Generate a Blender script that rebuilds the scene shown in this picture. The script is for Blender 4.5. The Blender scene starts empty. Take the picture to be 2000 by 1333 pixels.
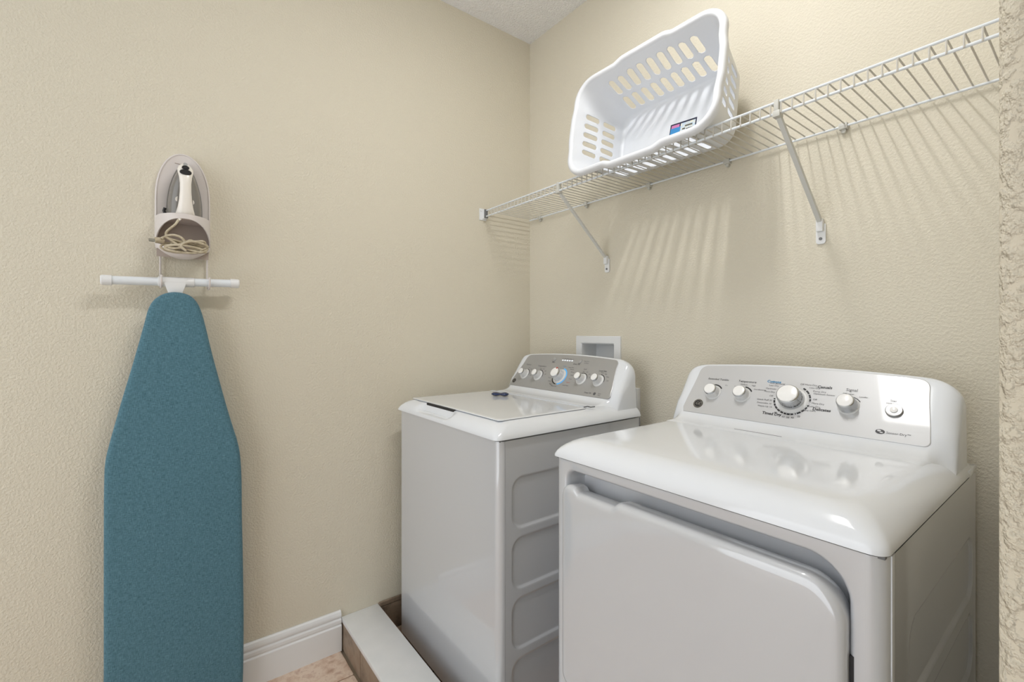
import bpy, bmesh, math, random
from mathutils import Vector, Matrix
random.seed(7)
SC = bpy.context.scene
COL = SC.collection
PI = math.pi

# ------------------------------------------------------------ camera
cam_d = bpy.data.cameras.new('camera'); cam = bpy.data.objects.new('camera', cam_d); COL.objects.link(cam)
cam_d.sensor_width = 36.0; cam_d.sensor_fit = 'HORIZONTAL'
cam_d.lens = 36.0*898.0/2000.0
cam_d.shift_y = (649.0-666.5)/2000.0
cam_d.clip_start = 0.02
th = math.atan(687.0/898.0)
fwd = Vector((-math.cos(th), math.sin(th), 0))
cam.location = (1.824, -1.512, 1.23)
cam.rotation_euler = fwd.to_track_quat('-Z', 'Y').to_euler()
SC.camera = cam

# ------------------------------------------------------------ world, colour management
w = bpy.data.worlds.new('world'); SC.world = w; w.use_nodes = True
bg = w.node_tree.nodes['Background']
bg.inputs[0].default_value = (0.94, 0.97, 1.0, 1); bg.inputs[1].default_value = 2.2
SC.view_settings.view_transform = 'Standard'; SC.view_settings.look = 'None'
SC.view_settings.gamma = 1.0; SC.view_settings.use_curve_mapping = False
SC.view_settings.exposure = 0.04
LAMP_STRENGTH = 6.5
SC.cycles.use_denoising = True
SC.cycles.max_bounces = 10; SC.cycles.diffuse_bounces = 6
SC.cycles.sample_clamp_indirect = 6.0

# ------------------------------------------------------------ materials
def srgb(r, g, b):
    f = lambda c: ((c/255+0.055)/1.055)**2.4 if c/255 > 0.04045 else c/255/12.92
    return (f(r), f(g), f(b), 1)
def mat(name, col, rough=0.5, metal=0.0, spec=0.5, coat=0.0, noise=None, bump=None, emit=None, emit_s=0, trans=0):
    m = bpy.data.materials.new(name); m.use_nodes = True
    nt = m.node_tree; b = nt.nodes['Principled BSDF']
    b.inputs['Base Color'].default_value = col
    b.inputs['Roughness'].default_value = rough; b.inputs['Metallic'].default_value = metal
    b.inputs['Specular IOR Level'].default_value = spec
    b.inputs['Coat Weight'].default_value = coat; b.inputs['Coat Roughness'].default_value = 0.08
    if trans: b.inputs['Transmission Weight'].default_value = trans
    if emit: b.inputs['Emission Color'].default_value = emit; b.inputs['Emission Strength'].default_value = emit_s
    tc = nt.nodes.new('ShaderNodeTexCoord')
    if noise:      # (scale, colour2, detail, lo, hi)
        n = nt.nodes.new('ShaderNodeTexNoise'); n.inputs['Scale'].default_value = noise[0]; n.inputs['Detail'].default_value = noise[2]
        r = nt.nodes.new('ShaderNodeValToRGB'); r.color_ramp.elements[0].position = noise[3]; r.color_ramp.elements[1].position = noise[4]
        r.color_ramp.elements[0].color = col; r.color_ramp.elements[1].color = noise[1]
        nt.links.new(tc.outputs['Object'], n.inputs['Vector']); nt.links.new(n.outputs['Fac'], r.inputs['Fac'])
        nt.links.new(r.outputs['Color'], b.inputs['Base Color'])
    if bump:       # (scale, strength, distance, detail)
        n = nt.nodes.new('ShaderNodeTexNoise'); n.inputs['Scale'].default_value = bump[0]; n.inputs['Detail'].default_value = bump[3]
        n.inputs['Roughness'].default_value = 0.55
        bp = nt.nodes.new('ShaderNodeBump'); bp.inputs['Strength'].default_value = bump[1]; bp.inputs['Distance'].default_value = bump[2]
        nt.links.new(tc.outputs['Object'], n.inputs['Vector'])
        if len(bump) > 4:   # plateau ramp for a knock-down texture
            rr = nt.nodes.new('ShaderNodeValToRGB'); rr.color_ramp.elements[0].position = bump[4]; rr.color_ramp.elements[1].position = bump[5]
            rr.color_ramp.interpolation = 'EASE'
            nt.links.new(n.outputs['Fac'], rr.inputs['Fac']); nt.links.new(rr.outputs['Color'], bp.inputs['Height'])
        else:
            nt.links.new(n.outputs['Fac'], bp.inputs['Height'])
        nt.links.new(bp.outputs['Normal'], b.inputs['Normal'])
    return m

M = {}
M['wall'] = mat('wall_paint', srgb(214, 208, 192), 0.75, spec=0.2, bump=(150, 0.36, 0.003, 3.0, 0.36, 0.68))
M['ceiling'] = mat('ceiling_texture', srgb(246, 247, 249), 0.95, spec=0.1, bump=(120, 0.7, 0.006, 2.0, 0.35, 0.7))
M['trim'] = mat('white_trim', srgb(226, 228, 230), 0.35)
M['marble'] = mat('white_sill', srgb(218, 220, 221), 0.3, noise=(14, srgb(226, 227, 228), 5, 0.3, 0.75))
M['grout'] = mat('grout', srgb(176, 160, 140), 0.9)
M['subfloor'] = mat('grout_bed', srgb(150, 132, 112), 0.9)
def tile_mat(name, cols, scale=9.0):
    m = bpy.data.materials.new(name); m.use_nodes = True; nt = m.node_tree; b = nt.nodes['Principled BSDF']
    tc = nt.nodes.new('ShaderNodeTexCoord')
    oi = nt.nodes.new('ShaderNodeObjectInfo')
    add = nt.nodes.new('ShaderNodeVectorMath'); add.operation = 'ADD'
    mul = nt.nodes.new('ShaderNodeVectorMath'); mul.operation = 'SCALE'; mul.inputs['Scale'].default_value = 9.0
    nt.links.new(oi.outputs['Random'], mul.inputs[0]); nt.links.new(tc.outputs['Object'], add.inputs[0]); nt.links.new(mul.outputs[0], add.inputs[1])
    n = nt.nodes.new('ShaderNodeTexNoise'); n.inputs['Scale'].default_value = scale; n.inputs['Detail'].default_value = 9; n.inputs['Roughness'].default_value = 0.62; n.inputs['Distortion'].default_value = 0.1
    r = nt.nodes.new('ShaderNodeValToRGB'); cr = r.color_ramp
    cr.elements[0].position = 0.33; cr.elements[0].color = cols[0]; cr.elements[1].position = 0.68; cr.elements[1].color = cols[-1]
    for i, c in enumerate(cols[1:-1]):
        e = cr.elements.new(0.33+0.35*(i+1)/(len(cols)-1)); e.color = c
    nt.links.new(add.outputs[0], n.inputs['Vector']); nt.links.new(n.outputs['Fac'], r.inputs['Fac']); nt.links.new(r.outputs['Color'], b.inputs['Base Color'])
    bp = nt.nodes.new('ShaderNodeBump'); bp.inputs['Strength'].default_value = 0.25; bp.inputs['Distance'].default_value = 0.002
    nt.links.new(n.outputs['Fac'], bp.inputs['Height']); nt.links.new(bp.outputs['Normal'], b.inputs['Normal'])
    b.inputs['Roughness'].default_value = 0.45
    return m
M['tile'] = tile_mat('floor_tile', [srgb(176, 146, 126), srgb(204, 178, 158), srgb(219, 200, 182), srgb(190, 160, 142)], 24)
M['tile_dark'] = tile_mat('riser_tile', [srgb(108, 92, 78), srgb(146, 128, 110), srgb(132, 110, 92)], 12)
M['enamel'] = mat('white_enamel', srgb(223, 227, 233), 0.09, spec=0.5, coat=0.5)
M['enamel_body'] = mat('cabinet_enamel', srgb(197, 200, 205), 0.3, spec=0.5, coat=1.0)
M['silver'] = mat('silver_panel', srgb(196, 197, 199), 0.4, metal=0.15, spec=0.4, coat=1.0)
M['silver_dark'] = mat('grey_panel', srgb(168, 168, 168), 0.34, metal=0.3, spec=0.5, coat=0.2)
M['knob'] = mat('knob_plastic', srgb(238, 238, 238), 0.22, coat=0.5)
M['chrome'] = mat('satin_chrome', srgb(196, 198, 200), 0.16, metal=1.0)
M['ring'] = mat('pale_ring', srgb(214, 215, 216), 0.35)
M['black'] = mat('black_print', srgb(28, 28, 32), 0.4)
M['greyprint'] = mat('grey_print', srgb(88, 88, 92), 0.5)
M['blueprint'] = mat('blue_print', srgb(30, 128, 175), 0.4)
M['redprint'] = mat('red_print', srgb(196, 84, 66), 0.4)
M['blue_glow'] = mat('lit_blue_ring', srgb(80, 170, 232), 0.4, emit=srgb(70, 165, 235), emit_s=0.35)
M['white_glow'] = mat('lit_indicators', srgb(235, 240, 248), 0.4, emit=srgb(225, 235, 250), emit_s=0.5)
M['dark'] = mat('gap_shade_hinge', srgb(34, 34, 36), 0.6)  # near-black for shade painted into gaps; the dryer hinges share it
M['gasket'] = mat('grey_seam', srgb(110, 111, 113), 0.6)
M['wire'] = mat('shaded_vinyl_wire', srgb(196, 194, 188), 0.35)  # greyer than the rails: underside shade put into the colour
M['brace'] = mat('steel_brace', srgb(205, 206, 203), 0.4)
M['clip'] = mat('plastic_clip', srgb(196, 196, 190), 0.45)
M['basket'] = mat('basket_plastic', srgb(219, 222, 227), 0.32, spec=0.45)
M['label_blue'] = mat('label_blue', srgb(60, 140, 200), 0.4)
M['label_navy'] = mat('label_navy', srgb(24, 30, 58), 0.4)
M['label_pink'] = mat('label_pink', srgb(206, 128, 178), 0.4)
M['label_pale'] = mat('label_pale', srgb(190, 208, 224), 0.4, noise=(160, srgb(226, 224, 208), 2, 0.45, 0.6))
M['label_olive'] = mat('label_print', srgb(92, 92, 84), 0.5)
M['fabric'] = None
M['bar'] = mat('white_tube', srgb(222, 228, 234), 0.35)
M['holder'] = mat('holder_plastic', srgb(214, 208, 206), 0.45)
M['holder_shade'] = mat('holder_shaded', srgb(176, 164, 156), 0.6)  # holder plastic darkened to taupe, interior shade put into the colour
M['iron_white'] = mat('iron_white', srgb(236, 232, 226), 0.25, coat=0.4)
M['iron_grey'] = mat('iron_grey', srgb(124, 121, 116), 0.25, spec=0.5, coat=0.3)
M['iron_sole'] = mat('iron_soleplate', srgb(150, 150, 150), 0.3, metal=0.8)
M['cord'] = mat('cord_beige', srgb(196, 186, 164), 0.55, noise=(60, srgb(168, 156, 132), 3, 0.4, 0.65))
M['navy'] = mat('navy_gloss', srgb(14, 38, 84), 0.12, coat=0.6)
M['lamp_glow'] = mat('lamp_diffuser', srgb(255, 255, 255), 0.5, emit=(1.0, 0.99, 0.975, 1), emit_s=LAMP_STRENGTH)
M['tube_glow'] = mat('lamp_tube', srgb(255, 255, 255), 0.5, emit=(1.0, 0.99, 0.975, 1), emit_s=LAMP_STRENGTH*16)
def fabric():
    m = bpy.data.materials.new('blue_cotton'); m.use_nodes = True; nt = m.node_tree; b = nt.nodes['Principled BSDF']
    tc = nt.nodes.new('ShaderNodeTexCoord')
    def stretched(sx, sy, sz):
        mp = nt.nodes.new('ShaderNodeMapping'); mp.inputs['Scale'].default_value = (sx, sy, sz)
        n = nt.nodes.new('ShaderNodeTexNoise'); n.inputs['Scale'].default_value = 1.0; n.inputs['Detail'].default_value = 3
        nt.links.new(tc.outputs['Object'], mp.inputs['Vector']); nt.links.new(mp.outputs['Vector'], n.inputs['Vector']); return n
    a = stretched(60, 900, 90); c = stretched(60, 90, 900)
    mx = nt.nodes.new('ShaderNodeMath'); mx.operation = 'ADD'
    nt.links.new(a.outputs['Fac'], mx.inputs[0]); nt.links.new(c.outputs['Fac'], mx.inputs[1])
    r = nt.nodes.new('ShaderNodeValToRGB'); r.color_ramp.elements[0].position = 0.75/2*2*0.5+0.0; r.color_ramp.elements[1].position = 0.66
    r.color_ramp.elements[0].position = 0.36; r.color_ramp.elements[0].color = srgb(62, 96, 110); r.color_ramp.elements[1].color = srgb(102, 142, 158)
    h = nt.nodes.new('ShaderNodeMath'); h.operation = 'MULTIPLY'; h.inputs[1].default_value = 0.5
    nt.links.new(mx.outputs[0], h.inputs[0]); nt.links.new(h.outputs[0], r.inputs['Fac']); nt.links.new(r.outputs['Color'], b.inputs['Base Color'])
    n2 = nt.nodes.new('ShaderNodeTexNoise'); n2.inputs['Scale'].default_value = 5; n2.inputs['Detail'].default_value = 4
    nt.links.new(tc.outputs['Object'], n2.inputs['Vector'])
    bp = nt.nodes.new('ShaderNodeBump'); bp.inputs['Strength'].default_value = 0.25; bp.inputs['Distance'].default_value = 0.006
    nt.links.new(n2.outputs['Fac'], bp.inputs['Height'])
    bp2 = nt.nodes.new('ShaderNodeBump'); bp2.inputs['Strength'].default_value = 0.3; bp2.inputs['Distance'].default_value = 0.0006
    nt.links.new(h.outputs[0], bp2.inputs['Height']); nt.links.new(bp.outputs['Normal'], bp2.inputs['Normal']); nt.links.new(bp2.outputs['Normal'], b.inputs['Normal'])
    b.inputs['Roughness'].default_value = 0.9; b.inputs['Sheen Weight'].default_value = 0.15; b.inputs['Specular IOR Level'].default_value = 0.1
    return m
M['fabric'] = fabric()

M['silver'].node_tree.nodes['Principled BSDF'].inputs['Coat Roughness'].default_value = 0.04
M['silver'].node_tree.nodes['Principled BSDF'].inputs['Coat IOR'].default_value = 1.6
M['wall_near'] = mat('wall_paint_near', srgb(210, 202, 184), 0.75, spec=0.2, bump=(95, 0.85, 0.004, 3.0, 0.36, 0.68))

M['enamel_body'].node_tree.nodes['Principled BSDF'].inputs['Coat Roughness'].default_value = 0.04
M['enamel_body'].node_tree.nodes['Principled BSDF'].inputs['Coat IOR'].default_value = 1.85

# ------------------------------------------------------------ helpers
class MB:
    """collects vertices and faces (with material slots) for one mesh object"""
    def __init__(s): s.v = []; s.f = []; s.m = []
    def add(s, vs, fs, mi=0):
        o = len(s.v); s.v += [tuple(p) for p in vs]
        for f in fs: s.f.append(tuple(i+o for i in f)); s.m.append(mi)
    def box(s, x0, x1, y0, y1, z0, z1, mi=0):
        vs = [(x0,y0,z0),(x1,y0,z0),(x1,y1,z0),(x0,y1,z0),(x0,y0,z1),(x1,y0,z1),(x1,y1,z1),(x0,y1,z1)]
        s.add(vs, [(0,3,2,1),(4,5,6,7),(0,1,5,4),(1,2,6,5),(2,3,7,6),(3,0,4,7)], mi)
    def loops(s, L, cap0=True, cap1=True, mi=0, closed=True):
        n = len(L[0]); vs = [p for l in L for p in l]; fs = []
        for k in range(len(L)-1):
            for i in range(n if closed else n-1):
                j = (i+1) % n
                fs.append((k*n+i, k*n+j, (k+1)*n+j, (k+1)*n+i))
        if cap0: fs.append(tuple(range(n))[::-1])
        if cap1: fs.append(tuple((len(L)-1)*n+i for i in range(n)))
        s.add(vs, fs, mi)
    def tube(s, pts, r, n=10, mi=0, cap=True, flat=None):
        pts = [Vector(p) for p in pts]; L = []
        up = None
        for i, p in enumerate(pts):
            a = pts[max(i-1,0)]; b = pts[min(i+1,len(pts)-1)]; t = (b-a).normalized()
            if up is None:
                up = Vector((0,0,1)) if abs(t.z) < 0.9 else Vector((0,1,0))
            u = (up - t*up.dot(t)).normalized(); v = t.cross(u); up = u
            rr = r[i] if isinstance(r, (list,tuple)) else r
            L.append([p + (u*math.cos(2*PI*k/n) + v*math.sin(2*PI*k/n))*rr for k in range(n)])
        s.loops(L, cap, cap, mi)
    def lathe(s, prof, n=32, M4=Matrix(), mi=0):
        L = [[M4 @ Vector((r*math.cos(2*PI*k/n), r*math.sin(2*PI*k/n), z)) for k in range(n)] for r, z in prof]
        s.loops(L, True, True, mi)
    def build(s, name, mats, parent=None, smooth=True, bevel=0, sharp=35, loc=None, seg=2):
        me = bpy.data.meshes.new(name); me.from_pydata(s.v, [], s.f); me.update()
        if not isinstance(mats, (list,tuple)): mats = [mats]
        for m in mats: me.materials.append(m)
        for p, mi in zip(me.polygons, s.m): p.material_index = mi
        bm = bmesh.new(); bm.from_mesh(me)
        bmesh.ops.recalc_face_normals(bm, faces=bm.faces)
        if bevel:
            es = [e for e in bm.edges if len(e.link_faces) == 2 and e.calc_face_angle(0) > math.radians(30)]
            bmesh.ops.bevel(bm, geom=es, offset=bevel, segments=seg, affect='EDGES', profile=0.5, clamp_overlap=True)
        bm.to_mesh(me); bm.free()
        if smooth:
            me.polygons.foreach_set('use_smooth', [len(p.vertices) <= 8 for p in me.polygons])
            try: me.set_sharp_from_angle(angle=math.radians(sharp))
            except Exception: pass
        o = bpy.data.objects.new(name, me); COL.objects.link(o)
        if parent: o.parent = parent
        if loc: o.location = loc
        return o

def thing(name, label, cat, loc=(0,0,0), group=None):
    o = bpy.data.objects.new(name, None); COL.objects.link(o); o.location = loc
    o.empty_display_size = 0.05
    o['label'] = label; o['category'] = cat
    if group: o['group'] = group
    return o
def struct(o, label=None):
    o['kind'] = 'structure'
    if label: o['label'] = label
    return o
def rrect(x0, x1, y0, y1, r, nc=8, ns=1):
    """rounded rectangle, counter-clockwise from the bottom side; r = radius or 4 radii (BL, BR, TR, TL)"""
    rs = r if isinstance(r, (list,tuple)) else (r,)*4
    C = [(x0+rs[0], y0+rs[0], rs[0], PI), (x1-rs[1], y0+rs[1], rs[1], 1.5*PI), (x1-rs[2], y1-rs[2], rs[2], 0), (x0+rs[3], y1-rs[3], rs[3], 0.5*PI)]
    P = []
    for k in range(4):
        cx, cy, rr, a = C[k]
        arc = [(cx+rr*math.cos(a+0.5*PI*i/nc), cy+rr*math.sin(a+0.5*PI*i/nc)) for i in range(nc+1)]
        P += arc
        nx, ny, nr, na = C[(k+1)%4]
        q = (nx+nr*math.cos(na), ny+nr*math.sin(na)); p = arc[-1]
        for i in range(1, ns): P.append((p[0]+(q[0]-p[0])*i/ns, p[1]+(q[1]-p[1])*i/ns))
    return P
def sstep(a, b, x):
    t = min(1, max(0, (x-a)/(b-a))); return t*t*(3-2*t)

# ------------------------------------------------------------ room shell
H = 2.712
b = MB(); b.box(-0.12, 0, -3.1, 0.12, 0, H); struct(b.build('wall_left', M['wall'], smooth=False), 'beige knockdown-textured left wall with the iron holder')
# back wall, with the hole for the laundry outlet box
OX0, OX1, OZ0, OZ1 = 0.372, 0.556, 1.02, 1.178
b = MB()
b.box(0, OX0, 0, 0.12, 0, H); b.box(OX1, 3.0, 0, 0.12, 0, H); b.box(OX0, OX1, 0, 0.12, 0, OZ0); b.box(OX0, OX1, 0, 0.12, OZ1, H)
struct(b.build('wall_back', M['wall'], smooth=False), 'beige textured wall behind the washer and dryer')
# right-hand wall block, its rounded corner near the camera
SX = 1.764
b = MB()
pl = [(SX+0.018-0.018*math.sin(a), -0.952+0.018-0.018*math.cos(a)) for a in [0.5*PI*i/8 for i in range(9)]]
poly = [(3.0, -0.952)] + pl + [(SX, 0.0), (3.0, 0.0)]
b.loops([[(x, y, 0) for x, y in poly], [(x, y, H) for x, y in poly]])
struct(b.build('wall_right', M['wall_near'], smooth=True, sharp=50), 'close beige textured wall end at the right edge')
b = MB(); b.box(3.0, 3.12, -3.1, 0.12, 0, H); struct(b.build('wall_side', M['wall'], smooth=False))
# unseen rear wall; its full-height gap is added to let world light in
b = MB(); b.box(0, 0.25, -3.1, -2.98, 0, H); b.box(2.2, 3.0, -3.1, -2.98, 0, H)
struct(b.build('wall_rear', M['wall'], smooth=False))
b = MB(); b.box(-0.12, 3.12, -3.1, 0.12, H, H+0.1); struct(b.build('ceiling', M['ceiling'], smooth=False), 'white stippled ceiling')
b = MB(); b.box(-0.12, 3.12, -3.1, 0.12, -0.1, -0.009); fl = struct(b.build('floor', M['grout'], smooth=False), 'mottled brown and pink tile floor')
# floor tiles, each one a piece
ts = 0.33; g = 0.005
tm = {}
def tile_mesh(w_, d_, h_=0.009, key=None):
    key = (round(w_,4), round(d_,4), h_)
    if key not in tm:
        t = MB(); a = rrect(-w_/2, w_/2, -d_/2, d_/2, 0.003, 1)
        c = rrect(-w_/2+0.0015, w_/2-0.0015, -d_/2+0.0015, d_/2-0.0015, 0.003, 1)
        t.loops([[(x,y,-h_) for x,y in a], [(x,y,-0.0012) for x,y in a], [(x,y,0) for x,y in c]], cap0=False)
        o = t.build('tile', M['tile'], smooth=False); tm[key] = o.data; bpy.data.objects.remove(o)
    return tm[key]
def tile(me, loc, rot=(0,0,0), parent=fl, m=None):
    o = bpy.data.objects.new('tile', me); COL.objects.link(o); o.parent = parent; o.location = loc; o.rotation_euler = rot; return o
y = -0.952 - g - ts/2
row = 0
while y > -2.95:
    x = -0.16 + ts/2
    while x < 3.0:
        x0 = max(x-ts/2, 0.0); x1 = min(x+ts/2-g, 3.0)
        if x1-x0 > 0.03: tile(tile_mesh(x1-x0, ts-g), ((x0+x1)/2, y, 0))
        x += ts
    y -= ts; row += 1
y = -0.806 + ts/2
while y < 0.1:
    y1 = min(y+ts/2-g, 0.0); y0 = y-ts/2; x = ts/2
    if y1-y0 > 0.03:
        while x < SX+ts/2:
            x1 = min(x+ts/2-g, SX); x0 = x-ts/2
            if x1-x0 > 0.03: tile(tile_mesh(x1-x0, y1-y0), ((x0+x1)/2, (y0+y1)/2, 0))
            x += ts
    y += ts
# curb: tiled riser with a white stone sill
b = MB(); b.box(0, SX+0.02, -0.940, -0.812, -0.009, 0.104); cb = struct(b.build('trim_1', M['subfloor'], smooth=False), 'raised curb with brown tile sides and white stone top')
b = MB(); b.box(0.0, SX+0.0, -0.954, -0.806, 0.106, 0.122); b.build('sill', M['marble'], cb, bevel=0.0025)['label'] = 'white stone slab on top of the curb'
def slab_tile(x0, x1, y0, y1, z0, z1, parent, name='tile'):
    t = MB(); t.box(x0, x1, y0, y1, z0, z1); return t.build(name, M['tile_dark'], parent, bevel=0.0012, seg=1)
x = -0.12
while x < SX:
    a, c = max(x, 0.002), min(x+ts-g, SX)
    if c-a > 0.02:
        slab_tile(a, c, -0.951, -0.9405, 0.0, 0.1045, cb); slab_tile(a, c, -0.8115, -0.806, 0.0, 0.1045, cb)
    x += ts
# tile base behind the curb
b = MB(); b.box(0.0, 0.004, -0.806, 0.0, 0.0, 0.124); tb = struct(b.build('baseboard_left', M['grout'], smooth=False), 'brown tile skirting on the left wall behind the curb')
y = -0.804
while y < -0.01:
    slab_tile(0.004, 0.011, y, min(y+ts-g, -0.002), 0.0, 0.108, tb); slab_tile(0.004, 0.013, y, min(y+ts-g, -0.002), 0.111, 0.128, tb, 'border_tile'); y += ts
b = MB(); b.box(0.013, SX, -0.004, 0.0, 0.0, 0.124); tb2 = struct(b.build('baseboard_back', M['grout'], smooth=False))
x = 0.015
while x < SX-0.02:
    slab_tile(x, min(x+ts-g, SX), -0.011, -0.004, 0.0, 0.108, tb2); slab_tile(x, min(x+ts-g, SX), -0.013, -0.004, 0.111, 0.128, tb2, 'border_tile'); x += ts
# white moulded baseboards
prof = [(0,0),(0.017,0),(0.017,0.096),(0.0155,0.0985),(0.0125,0.1005),(0.0125,0.105),(0.0145,0.1075),(0.0145,0.118),(0.0125,0.1215),(0.010,0.1225),(0.010,0.1265),(0.0125,0.1295),(0.0135,0.1345),(0.0125,0.141),(0.0095,0.1475),(0.005,0.151),(0,0.151)]
b = MB(); b.loops([[(p, -0.956, q) for p, q in prof], [(p, -2.98, q) for p, q in prof]])
struct(b.build('baseboard_left', M['trim'], sharp=25), 'white moulded baseboard on the left wall beside the curb')
b = MB(); b.loops([[(SX+0.02, -0.952-p, q) for p, q in prof], [(3.0, -0.952-p, q) for p, q in prof]])
struct(b.build('baseboard_right', M['trim'], sharp=25))

# ceiling lamp (outside the frame, lights the room)
lt = thing('ceiling_light', 'flat rectangular ceiling light above the curb', 'light', (1.15, -0.80, H))
b = MB(); b.box(-0.135, 0.135, -0.36, 0.36, -0.022, 0.0); b.build('frame', M['trim'], lt, bevel=0.004)
b = MB(); L = [[(x, y_, z) for x, y_ in rrect(-0.105+i, 0.105-i, -0.33+i, 0.33-i, 0.02, 4)] for i, z in ((0.0, -0.022), (0.001, -0.025))]
b.loops(L); b.build('diffuser', M['lamp_glow'], lt, smooth=False)
b = MB(); b.box(-0.026, 0.026, -0.28, 0.28, -0.030, -0.0252); b.build('tube', M['tube_glow'], lt, smooth=False)

# ------------------------------------------------------------ appliances
EV = Vector((0, 0.5698, 0.8218)); NN = Vector((0, -0.8218, 0.5698)); PY, PZ = -0.225, 0.98
def panel_pt(u, v, off=0.0):
    return Vector((u, PY, PZ)) + EV*v + NN*off
PROT = Matrix(((1,0,0,0),(0,EV.y,NN.y,0),(0,EV.z,NN.z,0),(0,0,0,1)))
def panel_mat(u, v, off=0.0, rot=0.0):
    return Matrix.Translation(panel_pt(u, v, off)) @ PROT @ Matrix.Rotation(rot, 4, 'Z')

def text_mesh(mb, s, size, u, v, mi=0, align='CENTER', bold=0.0, off=0.0024, width=None, place=None, italic=0.0):
    cu = bpy.data.curves.new('t', 'FONT'); cu.body = s; cu.size = size; cu.align_x = align; cu.align_y = 'CENTER'; cu.offset = bold; cu.resolution_u = 2
    cu.shear = italic
    o = bpy.data.objects.new('t', cu); COL.objects.link(o)
    dg = bpy.context.evaluated_depsgraph_get(); me = bpy.data.meshes.new_from_object(o.evaluated_get(dg))
    mt = place if place is not None else panel_mat(u, v, off)
    mb.add([mt @ vv.co for vv in me.vertices], [tuple(p.vertices) for p in me.polygons], mi)
    bpy.data.objects.remove(o); bpy.data.curves.remove(cu); bpy.data.meshes.remove(me)
def ring_mesh(mb, u, v, r0, r1, a0, a1, mi=0, off=0.0022, n=None):
    """flat arc on the panel; angles clockwise from the top, degrees"""
    n = n or max(2, int(abs(a1-a0)/6)); vs = []; fs = []
    for i in range(n+1):
        a = math.radians(a0+(a1-a0)*i/n)
        for r in (r0, r1): vs.append(panel_pt(u+r*math.sin(a), v+r*math.cos(a), off))
    for i in range(n): fs.append((2*i, 2*i+1, 2*i+3, 2*i+2))
    mb.add(vs, fs, mi)
def ellipse_mesh(mb, u, v, ru, rv, mi=0, off=0.0022, r_in=0.0):
    n = 28
    if r_in == 0: mb.add([panel_pt(u+ru*math.cos(2*PI*k/n), v+rv*math.sin(2*PI*k/n), off) for k in range(n)], [tuple(range(n))], mi)
    else:
        A = [panel_pt(u+ru*math.cos(2*PI*k/n), v+rv*math.sin(2*PI*k/n), off) for k in range(n)]
        B = [panel_pt(u+(ru-r_in)*math.cos(2*PI*k/n), v+(rv-r_in)*math.sin(2*PI*k/n), off) for k in range(n)]
        mb.loops([A, B], False, False, mi)

def housing(parent, x0w):
    """rear console: face plane for the panel, rolled ends that flare down on to the lid"""
    b = MB(); NX = 72; L = []
    half = 0.331
    xs = []
    for i in range(NX+1):
        t = -1+2*i/NX
        xs.append(half*math.sin(t*PI/2) if abs(t) > 0.86 else None)
    xs = [half*(math.copysign(1-(1-abs(t))**1.25, t)) for t in [-1+2*i/NX for i in range(NX+1)]]
    for x in xs:
        ax = abs(x)
        e = max(0.0, (ax-0.268)/(half-0.268)); rnd = 1-math.sqrt(max(0.0, 1-e*e))
        vtop = 0.1885-0.013*(ax/0.28)**2 - 0.062*(1-math.sqrt(max(0.0, 1-min(1,e)**2.2)))
        e2 = max(0.0, (ax-0.292)/(half-0.292)); back = 0.044*(1-math.sqrt(max(0.0, 1-e2*e2)))
        zb = 0.966-0.041*sstep(0.285, half, ax)
        row = []
        # bottom flare (fillet between face plane and lid)
        for (fy, fz) in ((-0.312, -0.004), (-0.300, 0.0), (-0.275, 0.0006), (-0.252, 0.0035), (-0.236, 0.009)):
            row.append((x, fy+back*0.25, zb+fz+0.0))
        for k in range(13):
            v = 0.006+(vtop-0.010-0.006)*k/12
            p = panel_pt(x, v); bb = back*(0.3+0.7*sstep(0, 0.07, v))
            zz = p.z if v > 0.04 else p.z-(0.98-(zb+0.014))*(1-v/0.04)
            row.append((x, p.y+bb, zz))
        p = panel_pt(x, vtop-0.010); bb = back
        yb = max(-0.095+0.0, p.y+bb+0.012)
        row += [(x, p.y+bb+0.006, p.z+0.0065), (x, p.y+bb+0.012, p.z+0.0085), (x, max(p.y+bb+0.02, -0.10), p.z+0.006)]
        row += [(x, -0.112, p.z-0.02), (x, -0.10, zb-0.03)]
        L.append(row)
    L = [[(x_, min(y_, -0.112 if k < len(row_)-1 else -0.10), z_) for k, (x_, y_, z_) in enumerate(row_)] for row_ in L]
    b.loops(L, True, True, closed=False)
    # close underside
    o = b.build('console_housing', M['enamel'], parent, sharp=40)
    return o

def control_panel(parent, hb, ht, m):
    """brushed plate on the console, rounded trapezoid with a crowned top"""
    pts = []
    def hw(v): return hb+(ht-hb)*sstep(0.0, 0.16, v)
    def top(u): return 0.1835-0.013*(u/0.28)**2
    N = 40
    r = 0.012
    for i in range(N+1): pts.append((-hb+0.006+(2*hb-0.012-0.008)*i/N, 0.006))
    for i in range(5): a = -PI/2+PI/2*i/4; pts.append((hb-0.012+0.012*math.cos(a), 0.018+0.012*math.sin(a)))
    for i in range(1, 14): v = 0.018+(0.142-0.018)*i/14; pts.append((hw(v), v))
    R = 0.024; tv = top(ht-R)
    for i in range(9): a = PI/2*i/8; pts.append((ht-R+R*math.cos(a), tv-R+R*math.sin(a)))
    for i in range(1, N): u = (ht-R)-(2*(ht-R))*i/N; pts.append((u, top(u)))
    for i in range(9): a = PI/2+PI/2*i/8; pts.append((-ht+R+R*math.cos(a), tv-R+R*math.sin(a)))
    for i in range(1, 14): v = 0.142-(0.142-0.012)*i/14; pts.append((-hw(v), v))
    b = MB()
    cu_, cv_ = 0.0, 0.09
    L = []
    for s, off in ((1.0, -0.001), (1.0, 0.0012)): L.append([panel_pt(u, v, off) for u, v in pts])
    L.append([panel_pt(cu_+(u-cu_)*0.996, cv_+(v-cv_)*0.985, 0.0018) for u, v in pts])
    b.loops(L, False, True)
    return b.build('control_panel', m, parent, smooth=False)

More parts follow.
